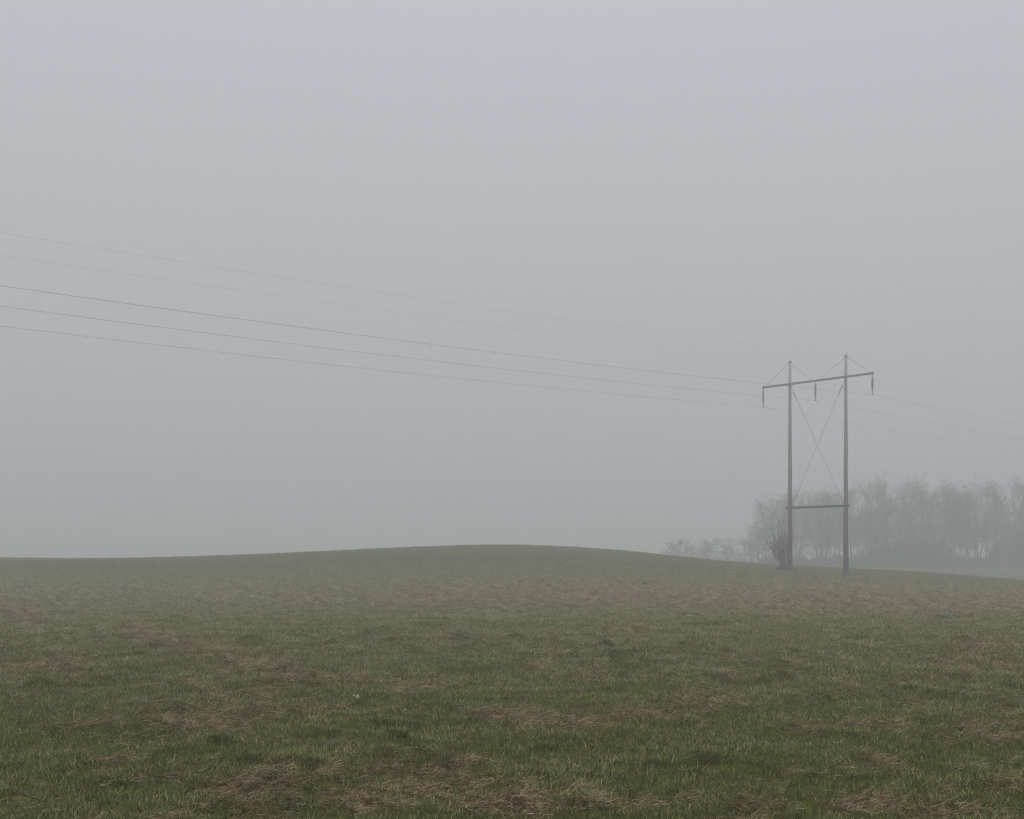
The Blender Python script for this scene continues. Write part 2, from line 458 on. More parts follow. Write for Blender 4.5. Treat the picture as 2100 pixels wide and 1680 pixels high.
# ------------------------------------------------------------------ ground: one sheet, fine near the viewer
def axis(parts):
    a = []
    for (p, q, s) in parts:
        n = max(1, int(round((q - p) / s)))
        a += list(np.linspace(p, q, n, endpoint=False))
    a.append(parts[-1][1])
    return np.array(a)
gx = axis([(-640, -160, 40), (-160, -70, 6), (-70, -34, 1.0), (-34, -14, .34), (-14, -6, .16), (-6, 6, .11), (6, 14, .16), (14, 34, .34), (34, 70, 1.0), (70, 160, 6), (160, 640, 40)])
gy = axis([(-240, -30, 30), (-30, 0, 5), (0, 4, .5), (4, 22, .11), (22, 48, .22), (48, 96, .5), (96, 130, .7), (130, 240, 4), (240, 880, 40)])
GX, GY = np.meshgrid(gx, gy)
fx, fy = GX.ravel(), GY.ravel()
fz = terrain(fx, fy)
nx, ny = len(gx), len(gy)
me = bpy.data.meshes.new("field")
me.vertices.add(nx * ny)
me.vertices.foreach_set("co", np.stack([fx, fy, fz], 1).astype(np.float32).ravel())
I = np.arange(nx * ny).reshape(ny, nx)
Q = np.stack([I[:-1, :-1], I[:-1, 1:], I[1:, 1:], I[1:, :-1]], -1).reshape(-1, 4)
me.loops.add(Q.size)
me.loops.foreach_set("vertex_index", Q.ravel().astype(np.int32))
me.polygons.add(len(Q))
me.polygons.foreach_set("loop_start", (np.arange(len(Q)) * 4).astype(np.int32))
me.polygons.foreach_set("use_smooth", np.ones(len(Q), bool))
me.update(calc_edges=True)
at = me.attributes.new("straw", 'FLOAT', 'POINT')
at.data.foreach_set("value", straw_mask(fx, fy).astype(np.float32))
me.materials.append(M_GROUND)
field = bpy.data.objects.new("field", me)
COL.objects.link(field)
tag(field, kind="structure", label="damp pasture of short grass rising to a low rounded hill", cat="field")

# ------------------------------------------------------------------ haze
zs = (float(fz.min()) - 1.0, 19.0)
hx, hy0, hy1 = 690, -260, 905
hv = [(-hx, hy0, zs[0]), (hx, hy0, zs[0]), (hx, hy1, zs[0]), (-hx, hy1, zs[0]),
      (-hx, hy0, zs[1]), (hx, hy0, zs[1]), (hx, hy1, zs[1]), (-hx, hy1, zs[1])]
hf = [(0, 3, 2, 1), (4, 5, 6, 7), (0, 1, 5, 4), (1, 2, 6, 5), (2, 3, 7, 6), (3, 0, 4, 7)]
mh = bpy.data.materials.new("haze")
mh.use_nodes = True
ht = mh.node_tree
ht.nodes.clear()
ho = ht.nodes.new("ShaderNodeOutputMaterial")
pv = ht.nodes.new("ShaderNodeVolumePrincipled")
pv.inputs["Color"].default_value = (.980, .975, 1.0, 1)
pv.inputs["Density"].default_value = HAZE_DENSITY
pv.inputs["Anisotropy"].default_value = 0.0
ht.links.new(pv.outputs[0], ho.inputs["Volume"])
haze = mesh_obj("haze", hv, hf, mh)
tag(haze, kind="stuff", label="pale grey fog lying over the whole field", cat="fog")

# ------------------------------------------------------------------ grass: tufts scattered as instances
rng = np.random.default_rng(7)

def tuft(name, nblade, lmin, lmax, spread, lean, width, mat, flat=0.0, seg=3):
    V = []; F = []; T = []
    for _ in range(nblade):
        a = rng.uniform(0, 2 * math.pi); r = spread * math.sqrt(rng.random())
        p = np.array([r * math.cos(a), r * math.sin(a), -0.012 if flat == 0 else rng.uniform(0, .035)])
        L = rng.uniform(lmin, lmax)
        yaw = a + rng.normal(0, 1.1)
        pitch = math.pi / 2 - abs(rng.normal(.1, lean)) if flat == 0 else rng.normal(.08, flat)
        curl = (rng.uniform(-.75, -.1) if flat == 0 else rng.normal(-.12, .35)) / seg * 1.6
        yawc = rng.normal(0, .34 if flat == 0 else .50)
        side = np.array([-math.sin(yaw), math.cos(yaw), 0])
        if flat:
            side = side * .8 + np.array([0, 0, .6])
        w = width * rng.uniform(.7, 1.3)
        tone = rng.random()
        b = len(V)
        for k in range(seg + 1):
            ww = w * (1 - (k / seg) ** 1.6 * .95) * .5
            if k < seg:
                V.append(p - side * ww); V.append(p + side * ww); T += [tone, tone]
            else:
                V.append(p.copy()); T.append(tone)
            d = np.array([math.cos(pitch) * math.cos(yaw), math.cos(pitch) * math.sin(yaw), math.sin(pitch)])
            p = p + d * (L / seg)
            if flat and p[2] < .004: p[2] = .004
            pitch += curl; yaw += yawc
        for k in range(seg - 1):
            F.append((b + 2 * k, b + 2 * k + 1, b + 2 * k + 3, b + 2 * k + 2))
        F.append((b + 2 * seg - 2, b + 2 * seg - 1, b + 2 * seg))
    o = mesh_obj(name, V, F, mat, link=False)
    a_ = o.data.attributes.new("tone", 'FLOAT', 'POINT')
    a_.data.foreach_set("value", np.array(T, np.float32))
    return o

GRASS = [tuft("grass_tuft", 32, .018, .050, .075, .98, .0036, M_GRASS) for _ in range(6)]
GRASS += [tuft("grass_tuft", 26, .025, .075, .07, 1.15, .0036, M_GRASS, seg=4) for _ in range(5)]
TUSSOCK = [tuft("grass_tussock", 80, .04, .095, .075, 1.0, .0038, M_GRASS, seg=4) for _ in range(3)]
STRAW = [tuft("straw_mat", 34, .035, .14, .10, 0, .0036, M_STRAW, flat=.22, seg=4) for _ in range(7)]
DRY = [tuft("dry_tuft", 8, .03, .11, .08, 1.15, .0036, M_STRAW) for _ in range(3)]

def scatter_group(name, protos):
    ng = bpy.data.node_groups.new(name, 'GeometryNodeTree')
    ng.interface.new_socket("Geometry", in_out='INPUT', socket_type='NodeSocketGeometry')
    ng.interface.new_socket("Geometry", in_out='OUTPUT', socket_type='NodeSocketGeometry')
    n = ng.nodes.new
    gi = n('NodeGroupInput'); go = n('NodeGroupOutput')
    ip = n('GeometryNodeInstanceOnPoints')
    jn = n('GeometryNodeJoinGeometry')
    for p in protos:
        oi = n('GeometryNodeObjectInfo')
        oi.inputs["Object"].default_value = p
        oi.inputs["As Instance"].default_value = True
        ng.links.new(oi.outputs["Geometry"], jn.inputs[0])
    ng.links.new(gi.outputs[0], ip.inputs["Points"])
    ng.links.new(jn.outputs[0], ip.inputs["Instance"])
    ip.inputs["Pick Instance"].default_value = True
    for nm, ty, sock in (("pick", 'INT', "Instance Index"), ("rot", 'FLOAT_VECTOR', "Rotation"), ("size", 'FLOAT', "Scale")):
        na = n('GeometryNodeInputNamedAttribute'); na.data_type = ty
        na.inputs["Name"].default_value = nm
        ng.links.new(na.outputs[0], ip.inputs[sock])
    ng.links.new(ip.outputs[0], go.inputs[0])
    return ng

def scatter(name, protos, x, y, z, pick, rot, size, label):
    me = bpy.data.meshes.new(name)
    n = len(x)
    me.vertices.add(n)
    me.vertices.foreach_set("co", np.stack([x, y, z], 1).astype(np.float32).ravel())
    a = me.attributes.new("pick", 'INT', 'POINT'); a.data.foreach_set("value", pick.astype(np.int32))
    a = me.attributes.new("rot", 'FLOAT_VECTOR', 'POINT'); a.data.foreach_set("vector", rot.astype(np.float32).ravel())
    a = me.attributes.new("size", 'FLOAT', 'POINT'); a.data.foreach_set("value", size.astype(np.float32))
    o = bpy.data.objects.new(name, me)
    COL.objects.link(o)
    md = o.modifiers.new("scatter", 'NODES')
    md.node_group = scatter_group(name, protos)
    tag(o, label=label, kind="stuff")
    return o

def cand(y0, y1, dens):
    wmax = .5 * y1 + 1.6
    n = int((y1 - y0) * 2 * wmax * dens)
    x = rng.uniform(-wmax, wmax, n); y = rng.uniform(y0, y1, n)
    k = np.abs(x) < .5 * y + 1.6
    return x[k], y[k]

PX, PY, PS = [], [], []
for (y0, y1, dens, sc) in ((3.5, 9, 400, 1.0), (9, 14, 300, 1.0), (14, 22, 170, 1.15), (22, 34, 80, 1.35), (34, 60, 28, 1.7), (60, 118, 8, 2.1)):
    x, y = cand(y0, y1, dens)
    PX.append(x); PY.append(y); PS.append(np.full(len(x), sc))
PX = np.concatenate(PX); PY = np.concatenate(PY); PS = np.concatenate(PS)
mask = straw_mask(PX, PY)
lush = fbm(PX / 1.3, PY / 2.0, 91, 3)
n = len(PX)
r01 = rng.random(n)
PZ = terrain(PX, PY)
rot = np.stack([rng.normal(0, .13, n), rng.normal(0, .13, n), rng.uniform(0, 6.283, n)], 1)
size = PS * rng.uniform(.75, 1.25, n) * (1 + .22 * np.clip(lush, -1, 1))
is_straw = r01 < mask * .92
sel = ~is_straw & (rng.random(n) > .45 * mask)
dark_clump = (fbm(PX / .62, PY / .62, 35, 2) * np.clip(.75 + .9 * fbm(PX / 5, PY / 6, 37, 2), .2, 1.1) > .30) & sel & (PY < 80) & (rng.random(n) < .5)
s1 = sel & ~dark_clump
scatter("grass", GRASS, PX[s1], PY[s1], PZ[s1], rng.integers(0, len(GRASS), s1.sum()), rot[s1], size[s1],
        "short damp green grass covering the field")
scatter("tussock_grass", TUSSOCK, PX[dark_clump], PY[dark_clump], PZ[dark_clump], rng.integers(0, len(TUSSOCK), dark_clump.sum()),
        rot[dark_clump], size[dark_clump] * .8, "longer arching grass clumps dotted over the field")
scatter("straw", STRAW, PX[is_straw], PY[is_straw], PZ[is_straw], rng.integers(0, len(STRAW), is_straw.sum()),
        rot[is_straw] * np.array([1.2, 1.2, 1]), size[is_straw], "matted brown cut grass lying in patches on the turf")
s2 = (rng.random(n) < .17 + .3 * mask)
jx = PX[s2] + rng.normal(0, .05, s2.sum()); jy = PY[s2] + rng.normal(0, .05, s2.sum())
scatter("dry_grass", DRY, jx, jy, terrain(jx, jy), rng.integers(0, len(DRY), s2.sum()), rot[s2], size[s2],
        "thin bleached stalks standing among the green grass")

# ------------------------------------------------------------------ power pylon
def up(p, z): return np.array([p[0], p[1], z])
AX = np.array([math.cos(R(49)), -math.sin(R(49))])           # along the crossarm, towards the viewer's right
FW = np.array([-math.sin(R(49)), -math.cos(R(49))])          # across it, towards the viewer
P1 = np.array([25.10, 88.0])                                  # near pole
P2 = P1 - 5.03 * AX                                           # far pole
MID = (P1 + P2) / 2
ZARM, ZBRACE = 14.84, 5.16
z1, z2 = float(terrain(*P1)), float(terrain(*P2))
pylon = empty("power_pylon", (MID[0], MID[1], min(z1, z2)))
tag(pylon, "tall wooden H frame power pylon with two poles and a crossarm", "power pylon")
ORG = np.array(pylon.location)
def L3(p): return np.asarray(p, float) - ORG

for (P, zb, zt) in ((P1, z1, 16.40), (P2, z2, 16.58)):
    b = MB()
    zz = np.linspace(zb - .6, zt, 9)
    rr = np.interp(zz, [zb, zb + 5, zt], [.205, .165, .104])
    wob = [np.array([.012 * math.sin(z * 1.3 + P[0]), .012 * math.cos(z * .9), 0]) for z in zz]
    b.tube([L3(up(P, z)) + w for z, w in zip(zz, wob)], list(rr), 18)
    pole = b.build("pole", M_POLE, pylon, True)
    c = MB()
    c.lathe([(.128, 0), (.138, .02), (.132, .09), (.09, .15), (.02, .17)], 16, L3(up(P, zt - .02)))
    c.build("pole_cap", M_STEEL, pole)
    for z in (ZARM + .02, ZBRACE):
        c = MB()
        r = float(np.interp(z, [zb, zb + 5, zt], [.205, .165, .104])) + .012
        c.lathe([(r, -.04), (r + .006, -.03), (r + .006, .03), (r, .04)], 16, L3(up(P, z)))
        c.build("steel_band", M_STEEL, pole)
sp_ = MB()
q = up(P1 + AX * .06, 16.50)
sp_.tube([L3(q), L3(q + [.02, 0, .18]), L3(q + [.06, 0, .26])], [.022, .02, .018], 6)
sp_.build("spike", M_STEEL, pylon)

off = FW * .24                                                 # crossarm bolted to the viewer's face of the poles
A0 = up(P2 - AX * 2.44 + off, ZARM); A1 = up(P1 + AX * 2.48 + off, ZARM)
b = MB()
b.bar(L3(A0), L3(A1), .12, .155)
arm = b.build("crossarm", M_BEAM, pylon)
for e, s in ((A0, 1), (A1, -1)):
    b = MB()
    q = e + np.append(AX, 0) * (.10 * s)
    b.bar(L3(q - np.append(AX, 0) * .09), L3(q + np.append(AX, 0) * .09), .14, .19)
    b.build("end_strap", M_BEAM, arm)
b = MB()
b.bar(L3(up(P2 - AX * .20 + off, ZBRACE)), L3(up(P1 + AX * .42 + off, ZBRACE)), .10, .19)
b.build("brace_beam", M_BRACE, pylon)

# crossed rods between the poles, each with a yoke and turnbuckle
def rod(pa, za, pb, zb_, name):
    a, c_ = up(pa, za), up(pb, zb_)
    b = MB(); b.tube([L3(a), L3(c_)], .014, 6)
    r = b.build(name, M_STEEL, pylon)
    d = c_ - a; ln = np.linalg.norm(d); d = d / ln
    b = MB()
    b.tube([L3(a + d * .35), L3(a + d * 1.05)], .038, 8)
    b.build("turnbuckle", M_STEEL, r)
    b = MB()
    b.tube([L3(a + d * (ln - .75)), L3(a + d * (ln - .35))], .034, 8)
    b.build("turnbuckle", M_STEEL, r)
    b = MB()
    e = up(pa, za + .15) - a
    b.tube([L3(a + d * .45), L3(up(pa, za - .62))], .022, 6)
    b.build("yoke", M_STEEL, r)
rod(P2 + AX * .13, ZARM - .22, P1 - AX * .17, ZBRACE + .20, "cross_rod")
rod(P1 - AX * .13, ZARM - .22, P2 + AX * .20, ZBRACE + .12, "cross_rod")
# stays from the pole tops to the crossarm
for (P, zt, s, dist) in ((P2, 16.48, -1, 2.25), (P2, 16.48, 1, 2.15), (P1, 16.32, -1, 2.15), (P1, 16.32, 1, 2.25)):
    b = MB()
    b.tube([L3(up(P + AX * .12 * s, zt)), L3(up(P + AX * dist * s + off * .9, ZARM + .08))], .015, 6)
    b.build("stay_rod", M_STEEL, pylon)
# insulator strings
HANG = []
for (q, ln) in ((P2 - AX * 2.38 + off, 1.44), (MID + off, 1.42), (P1 + AX * 2.40 + off, 1.44)):
    top = up(q, ZARM - .10)
    prof = [(.022, 0), (.022, -.16)]
    nd = 9
    for k in range(nd):
        z = -.18 - (ln - .42) * k / nd
        r = .070 + .035 * math.sin(math.pi * (k + .7) / (nd + .4))
        h = (ln - .42) / nd
        prof += [(.04, z), (r, z - h * .25), (r * .98, z - h * .5), (.05, z - h * .72)]
    prof += [(.03, -ln + .22), (.022, -ln + .04)]
    b = MB(); b.lathe(prof[::-1], 12, L3(top))
    ins = b.build("insulator", M_GLASS, pylon)
    bot = top + [0, 0, -ln]
    b = MB()
    F3 = np.append(FW, 0)
    b.tube([L3(bot + F3 * .20 - [0, 0, .012]), L3(bot + F3 * .1), L3(bot - F3 * .1), L3(bot - F3 * .20 - [0, 0, .012])], [.018, .034, .034, .018], 8)
    b.tube([L3(bot + [0, 0, .10]), L3(bot)], .03, 8)
    b.build("wire_clamp", M_STEEL, ins)
    HANG.append(bot)

# ------------------------------------------------------------------ power lines (each cable runs on both sides of the pylon)
CURV = 3.0e-4
def cable(at_, kl, cl_, kr, rad, label):
    pts = []
    F3 = np.append(FW, 0)
    for t in np.linspace(128, 0, 90):
        pts.append(at_ + F3 * t + [0, 0, -kl * t + cl_ * t * t])
    for t in np.linspace(0, 128, 90)[1:]:
        pts.append(at_ - F3 * t + [0, 0, -kr * t + CURV * t * t])
    org = np.array(at_)
    b = MB(); b.tube([p - org for p in pts], rad, 6)
    o = b.build("power_line", M_WIRE, None, True)
    o.location = org
    tag(o, label, "cable", "cables of the power line")
cable(HANG[2], .0386, 2.95e-4, .0320, .0064, "cable hanging from the insulator at the right end of the crossarm")
cable(HANG[1], .0360, 3.0e-4, .0331, .0064, "cable hanging from the middle insulator between the two poles")
cable(HANG[0], .0335, 2.8e-4, .0373, .0064, "cable hanging from the insulator at the left end of the crossarm")
cable(up(P1, 16.46), .0455, 2.85e-4, .0216, .0029, "thin top cable running over the tip of the right pole, highest of the five")
cable(up(P2, 16.64), .0433, 2.82e-4, .0230, .0029, "thin top cable running over the tip of the left pole")

# ------------------------------------------------------------------ woody plants
def norm(v): return v / (np.linalg.norm(v) + 1e-12)

def perp(d, rnd):
    a = np.array([rnd.gauss(0, 1), rnd.gauss(0, 1), rnd.gauss(0, 1)])
    return norm(a - d * np.dot(a, d))

def branch(mb, rnd, p, d, L, r, lev, spec):
    """grow one limb and its side shoots into mb"""
    s = spec[lev]
    seg = s['seg']
    if lev == len(spec) - 1:
        mb.spike(p, p + norm(d + perp(d, rnd) * .15) * L, r)
        return
    pts = [p]; dirs = [d]
    for k in range(seg):
        d = norm(d + perp(d, rnd) * s['wob'] + np.array([0, 0, s['up']]))
        p = p + d * L / seg
        pts.append(p); dirs.append(d)
    rad = [r * (1 - .82 * k / seg) for k in range(seg + 1)]
    mb.tube(pts, rad, s['n'], False)
    nc = s['kids']
    for k in range(nc):
        t = s['from'] + (1 - s['from']) * (k + rnd.random()) / nc
        f = min(t * seg, seg - 1e-3); i = int(f)
        q = pts[i] + (pts[i + 1] - pts[i]) * (f - i)
        dd = dirs[i + 1]
        an = R(s['ang'] + rnd.gauss(0, 10))
        nd = norm(dd * math.cos(an) + perp(dd, rnd) * math.sin(an) + np.array([0, 0, .12]))
        branch(mb, rnd, q, nd, L * s['ratio'] * (1.1 - .62 * t) * rnd.uniform(.7, 1.2), max(r * .5 * (1 - .6 * t), spec[-1]['r']), lev + 1, spec)
    if lev >= 1:
        mb.spike(pts[-1], pts[-1] + dirs[-1] * L * .25, rad[-1])

def make_tree(seed, H, girth, kids0=15, frm=.30, ratio=.42, ang=46, stems=1, rtw=.013):
    rnd = random.Random(seed)
    tr, cr = MB(), MB()
    spec = [dict(seg=8, n=6, wob=.07, up=.03, kids=kids0, ratio=ratio, ang=ang),
            dict(seg=4, n=4, wob=.17, up=.035, kids=7, ratio=.55, ang=46),
            dict(seg=3, n=3, wob=.20, up=.02, kids=5, ratio=.62, ang=44),
            dict(seg=2, n=3, wob=.22, up=.02, kids=3, ratio=.85, ang=38),
            dict(seg=1, r=rtw * .74)]
    spec[0]['from'] = frm
    for k in (1, 2, 3): spec[k]['from'] = .10
    for sidx in range(stems):
        d = norm(np.array([rnd.gauss(0, .05 + .12 * (stems > 1)), rnd.gauss(0, .05 + .12 * (stems > 1)), 1]))
        p = np.array([rnd.uniform(-.3, .3) * (stems > 1), rnd.uniform(-.3, .3) * (stems > 1), -.25])
        h = H * (.92 if sidx == 0 else rnd.uniform(.72, .9))
        pts = [p]; dirs = [d]
        for k in range(8):
            d = norm(d + perp(d, rnd) * .07 + np.array([0, 0, .05]))
            p = p + d * h / 8
            pts.append(p); dirs.append(d)
        rad = [girth * (1.25 if k == 0 else 1 - .115 * k) + .01 for k in range(9)]
        tr.tube(pts, rad, 7, False)
        kk = int(kids0 * (1 if stems == 1 else .7))
        for k in range(kk):
            t = frm + (1 - frm) * (k + rnd.random()) / kk
            f = min(t * 8, 7.999); i = int(f)
            q = pts[i] + (pts[i + 1] - pts[i]) * (f - i)
            an = R(ang + rnd.gauss(0, 10) - 22 * t)
            nd = norm(dirs[i + 1] * math.cos(an) + perp(dirs[i + 1], rnd) * math.sin(an))
            ln = h * ratio * (1.08 - .62 * t) * rnd.uniform(.75, 1.15)
            branch(cr, rnd, q, nd, ln, max(girth * .42 * (1 - .65 * t), .03), 1, spec)
    return tr, cr

PROTO_TREE = []
for (seed, H, g, k0, fr, ra, an, st) in ((1, 14, .17, 34, .20, .46, 60, 1), (2, 14, .15, 30, .26, .42, 54, 1), (3, 14, .14, 26, .18, .42, 54, 2),
                                         (4, 14, .19, 36, .16, .50, 62, 1), (5, 14, .13, 22, .24, .38, 48, 3)):
    tr, cr = make_tree(seed, H, g, k0, fr, ra, an, st)
    root = empty("bare_tree", (0, 0, 0))
    tr.build("trunk", M_BARK, root, True)
    cr.build("crown", M_TWIG, root)
    PROTO_TREE.append(root)
PROTO_SMALL = []
for seed in (11, 12):
    tr, cr = make_tree(seed, 5.0, .10, 30, .06, .70, 74, 2, .011)
    root = empty("small_tree", (0, 0, 0))
    tr.build("trunk", M_BARK, root, True)
    cr.build("crown", M_TWIG, root)
    PROTO_SMALL.append(root)

def make_thicket(seed, H, Wd, leafy, mat, nst=46):
    rnd = random.Random(seed)
    st, lf = MB(), MB()
    spec = [dict(seg=4, n=3, wob=.16, up=.10, kids=9, ratio=.42, ang=38), dict(seg=2, n=3, wob=.2, up=.05, kids=5, ratio=.55, ang=40), dict(seg=1, r=.012)]
    spec[0]['from'] = .15; spec[1]['from'] = .15
    for k in range(nst):
        a = rnd.uniform(0, 6.283); r = Wd * .42 * math.sqrt(rnd.random())
        p = np.array([r * math.cos(a), r * .7 * math.sin(a), -.2])
        d = norm(np.array([p[0] * .22 + rnd.gauss(0, .2), p[1] * .22 + rnd.gauss(0, .2), 1]))
        h = H * rnd.uniform(.55, 1.0) * (1 - .35 * (r / (Wd * .42)) ** 2)
        branch(st, rnd, p, d, h, .022, 0, spec)
    for k in range(leafy):
        a = rnd.uniform(0, 6.283); r = Wd * .5 * rnd.random() ** .5
        z = H * rnd.random() ** .8 * (1 - .55 * (r / (Wd * .5)) ** 2)
        c = np.array([r * math.cos(a), r * .7 * math.sin(a), max(z, .05)])
        u = np.array([rnd.gauss(0, 1) for _ in range(3)]); u = norm(u)
        v = perp(u, rnd)
        s = rnd.uniform(.05, .11)
        i = len(lf.v)
        lf.v += [c - u * s, c + v * s * .45, c + u * s, c - v * s * .45]
        lf.f.append((i, i + 1, i + 2, i + 3))
    return st, lf

PROTO_SHRUB = []
for (seed, H, Wd, lf_, nst) in ((21, 3.4, 4.8, 4200, 84), (22, 3.0, 5.2, 3800, 88), (23, 4.8, 5.0, 8000, 70)):
    st, lf = make_thicket(seed, H, Wd, lf_, M_THICKET, nst)
    root = empty("shrub", (0, 0, 0))
    st.build("branchwork", M_THICKET, root)
    lf.build("foliage", M_IVY, root)
    PROTO_SHRUB.append(root)

USED = set()
def place(proto, x, y, s, rz, label, cat, group, sz=None, dz=0.0):
    if proto.name not in USED:
        USED.add(proto.name); o = proto
    else:
        o = proto.copy(); COL.objects.link(o)
        for ch in proto.children:
            c_ = ch.copy(); COL.objects.link(c_); c_.parent = o
    o.location = (x, y, float(terrain(x, y)) + dz)
    o.scale = (s, s, sz or s)
    o.rotation_euler = (0, 0, rz)
    tag(o, label, cat, group)
    return o

rt = random.Random(5)
WOOD = "bare trees of the foggy wood"
LAB_IN = "tall bare tree crowded among others in the foggy wood behind the pylon"
# the wood: (x, y, height) rows from the near edge to the back
trees = []
edge = [(38.9, 186, 9.0, "lowest outermost bare tree at the left end of the wood"),
        (41.4, 187, 12.0, "slanting bare tree second from the left end of the wood"),
        (43.4, 184, 13.0, "bare tree seen just left of the bush by the left pole"),
        (72.6, 182, 13.0, "bare tree rising above the gap with pale light under its crown"),
        (76.8, 186, 13.4, "bare tree with forked limbs above the dark thicket at the right edge")]
for e in edge: trees.append(e)
for (x, y, h) in ((46.0, 189, 13.8), (48.6, 184, 13.4), (50.6, 188, 13.0), (52.2, 183, 12.4), (54.0, 187, 13.6), (55.8, 184, 13.4), (57.6, 190, 14.8), (58.8, 184, 14.4),
                  (62.2, 188, 11.4), (64.4, 185, 13.6), (66.2, 189, 14.8), (68.0, 183, 14.6), (69.8, 187, 14.7), (70.8, 183, 13.8), (74.6, 190, 12.2),
                  (79.4, 184, 14.6), (82.0, 188, 14.8), (85.0, 184, 14.0), (88.5, 187, 14.6), (92.0, 185, 14.0), (96.0, 189, 14.0),
                  (42.6, 196, 12.4), (45.6, 199, 13.6), (47.5, 214, 14.2), (51.5, 216, 15.2), (55.5, 213, 15.6), (59.8, 217, 15.4), (63.5, 214, 12.6), (68.5, 216, 15.6), (72.5, 213, 16.2), (77.0, 217, 15.8), (81.5, 214, 14.2), (86, 216, 16.4), (91, 214, 16.4), (49.0, 201, 13.0), (53.0, 199, 13.8), (57.0, 204, 14.6), (60.5, 200, 12.4), (65.5, 203, 12.8), (70.0, 200, 15.2), (74.0, 204, 15.6),
                  (78.0, 201, 12.8), (82.5, 203, 15.0), (87.0, 200, 15.4), (92.5, 204, 15), (98.0, 201, 15)):
    trees.append((x, y, h, LAB_IN))
for i, (x, y, h, lab) in enumerate(trees):
    if lab is LAB_IN:
        px = x / y
        where = ("seen left of the pylon's left pole" if px < .237 else "seen between the two poles of the pylon" if px < .286 else
                 "just right of the pylon's right pole" if px < .335 else "in the middle of the wood right of the pylon" if px < .40 else "at the right end of the wood")
        lab = ("bare front row tree " if y < 195 else "fainter bare back row tree ") + where
    s = h / 14.9
    place(PROTO_TREE[(i * 3 + i // 5) % 5], x + rt.uniform(-.4, .4), y, s * rt.uniform(.92, 1.08), rt.uniform(0, 6.28), lab, "tree", WOOD, sz=s)

FAR = "small trees beyond the hill"
for (x, y, s, k, lab) in ((29.6, 208, 1.10, 0, "faint small round tree farthest left beyond the right slope of the hill"),
                          (32.0, 212, .98, 1, "faint small tree second from left beyond the right slope of the hill"),
                          (34.9, 206, 1.18, 0, "small domed tree standing alone beyond the right slope of the hill"),
                          (38.2, 207, 1.12, 1, "faint low tree between the small domed tree and the tall wood"),
                          (40.6, 203, 1.15, 0, "low spreading tree touching the left end of the tall wood")):
    place(PROTO_SMALL[k], x, y, s, rt.uniform(0, 6.28), lab, "tree", FAR)

HEDGE = "dark shrubs along the foot of the wood"
LAB_H = "dark leafless shrub in the row along the foot of the wood"
for (x, y, s, k, lab) in ((39.5, 181, .7, 1, "low shrub at the left end of the wood, behind the grass rise"), (44.0, 180, .75, 0, LAB_H), (47.0, 181, .62, 1, LAB_H), (48.4, 183, .78, 1, LAB_H), (50.0, 180, .70, 0, LAB_H), (54.5, 182.5, .85, 0, LAB_H), (51.6, 183, .75, 1, LAB_H), (53.0, 181, .66, 1, LAB_H),
                          (56.0, 179, 1.1, 0, LAB_H), (58.6, 180, 1.4, 1, LAB_H), (61.0, 179, 1.5, 0, LAB_H), (63.4, 180, 1.5, 1, LAB_H),
                          (65.6, 180, 1.35, 0, LAB_H), (68.2, 181, .9, 1, LAB_H), (70.8, 180, .66, 0, LAB_H), (73.2, 181, .7, 1, LAB_H),
                          (75.8, 179, 1.12, 2, "dense dark shrub at the right edge, left one of the tall pair"),
                          (79.0, 178, 1.45, 2, "dense dark shrub at the right edge, tallest of the thicket"),
                          (83.5, 180, 1.3, 2, LAB_H), (87.5, 180, 1.0, 1, LAB_H), (92.0, 181, 1.0, 0, LAB_H)):
    if lab is LAB_H:
        px = x / y
        lab = ("low shrub at the foot of the wood, behind the left pole and its bush" if px < .265 else
               "low leafless shrub at the foot of the wood between the two pylon poles" if px < .290 else
               "low leafless shrub at the foot of the wood just behind the right pole" if px < .306 else
               "tall dark shrub of the dense thicket right of the pylon" if px < .37 else
               "low shrub under the bright gap of the wood, right of the thicket" if px < .415 else
               "dense shrub at the right edge of the wood")
    place(PROTO_SHRUB[k], x, y, s, rt.uniform(0, 6.28), lab, "shrub", HEDGE)

# ------------------------------------------------------------------ bush at the foot of the far pole
rb = random.Random(3)
bx, by = 21.25, 91.2
bush = empty("bush", (bx, by, float(terrain(bx, by))))
tag(bush, "leafless brown bush of fanned shoots at the foot of the left pole", "bush")
spec = [dict(seg=5, n=5, wob=.07, up=.02, kids=8, ratio=.36, ang=22), dict(seg=2, n=3, wob=.12, up=.04, kids=3, ratio=.55, ang=24), dict(seg=1, r=.009)]
spec[0]['from'] = .30; spec[1]['from'] = .2
for k in range(36):
    a = rb.gauss(math.pi, 1.15)                 # most shoots lean away from the pole
    lean = rb.uniform(.02, .95) ** 1.3
    if math.cos(a) > 0: lean *= .35
    p = np.array([rb.gauss(0, .14), rb.gauss(0, .14), -.08])
    d = norm(np.array([math.cos(a) * lean, math.sin(a) * lean, 1]))
    b = MB()
    branch(b, rb, p, d, rb.uniform(2.3, 4.0) * (1 - .34 * min(lean, 1)), .030, 0, spec)
    b.build("shoot", M_SHOOT, bush)
bb = MB()
for k in range(520):
    a = rb.uniform(0, 6.283); r = .85 * math.sqrt(rb.random())
    p = np.array([r * math.cos(a) + .1, r * math.sin(a) * .8, -.02])
    p[2] += float(terrain(bx + p[0], by + p[1])) - float(bush.location[2])
    bb.spike(p, p + np.array([rb.gauss(0, .14), rb.gauss(0, .14), rb.uniform(.12, .62) * (1.15 - r)]), .014)
tag(bb.build("undergrowth", M_THICKET, bush), kind="stuff")

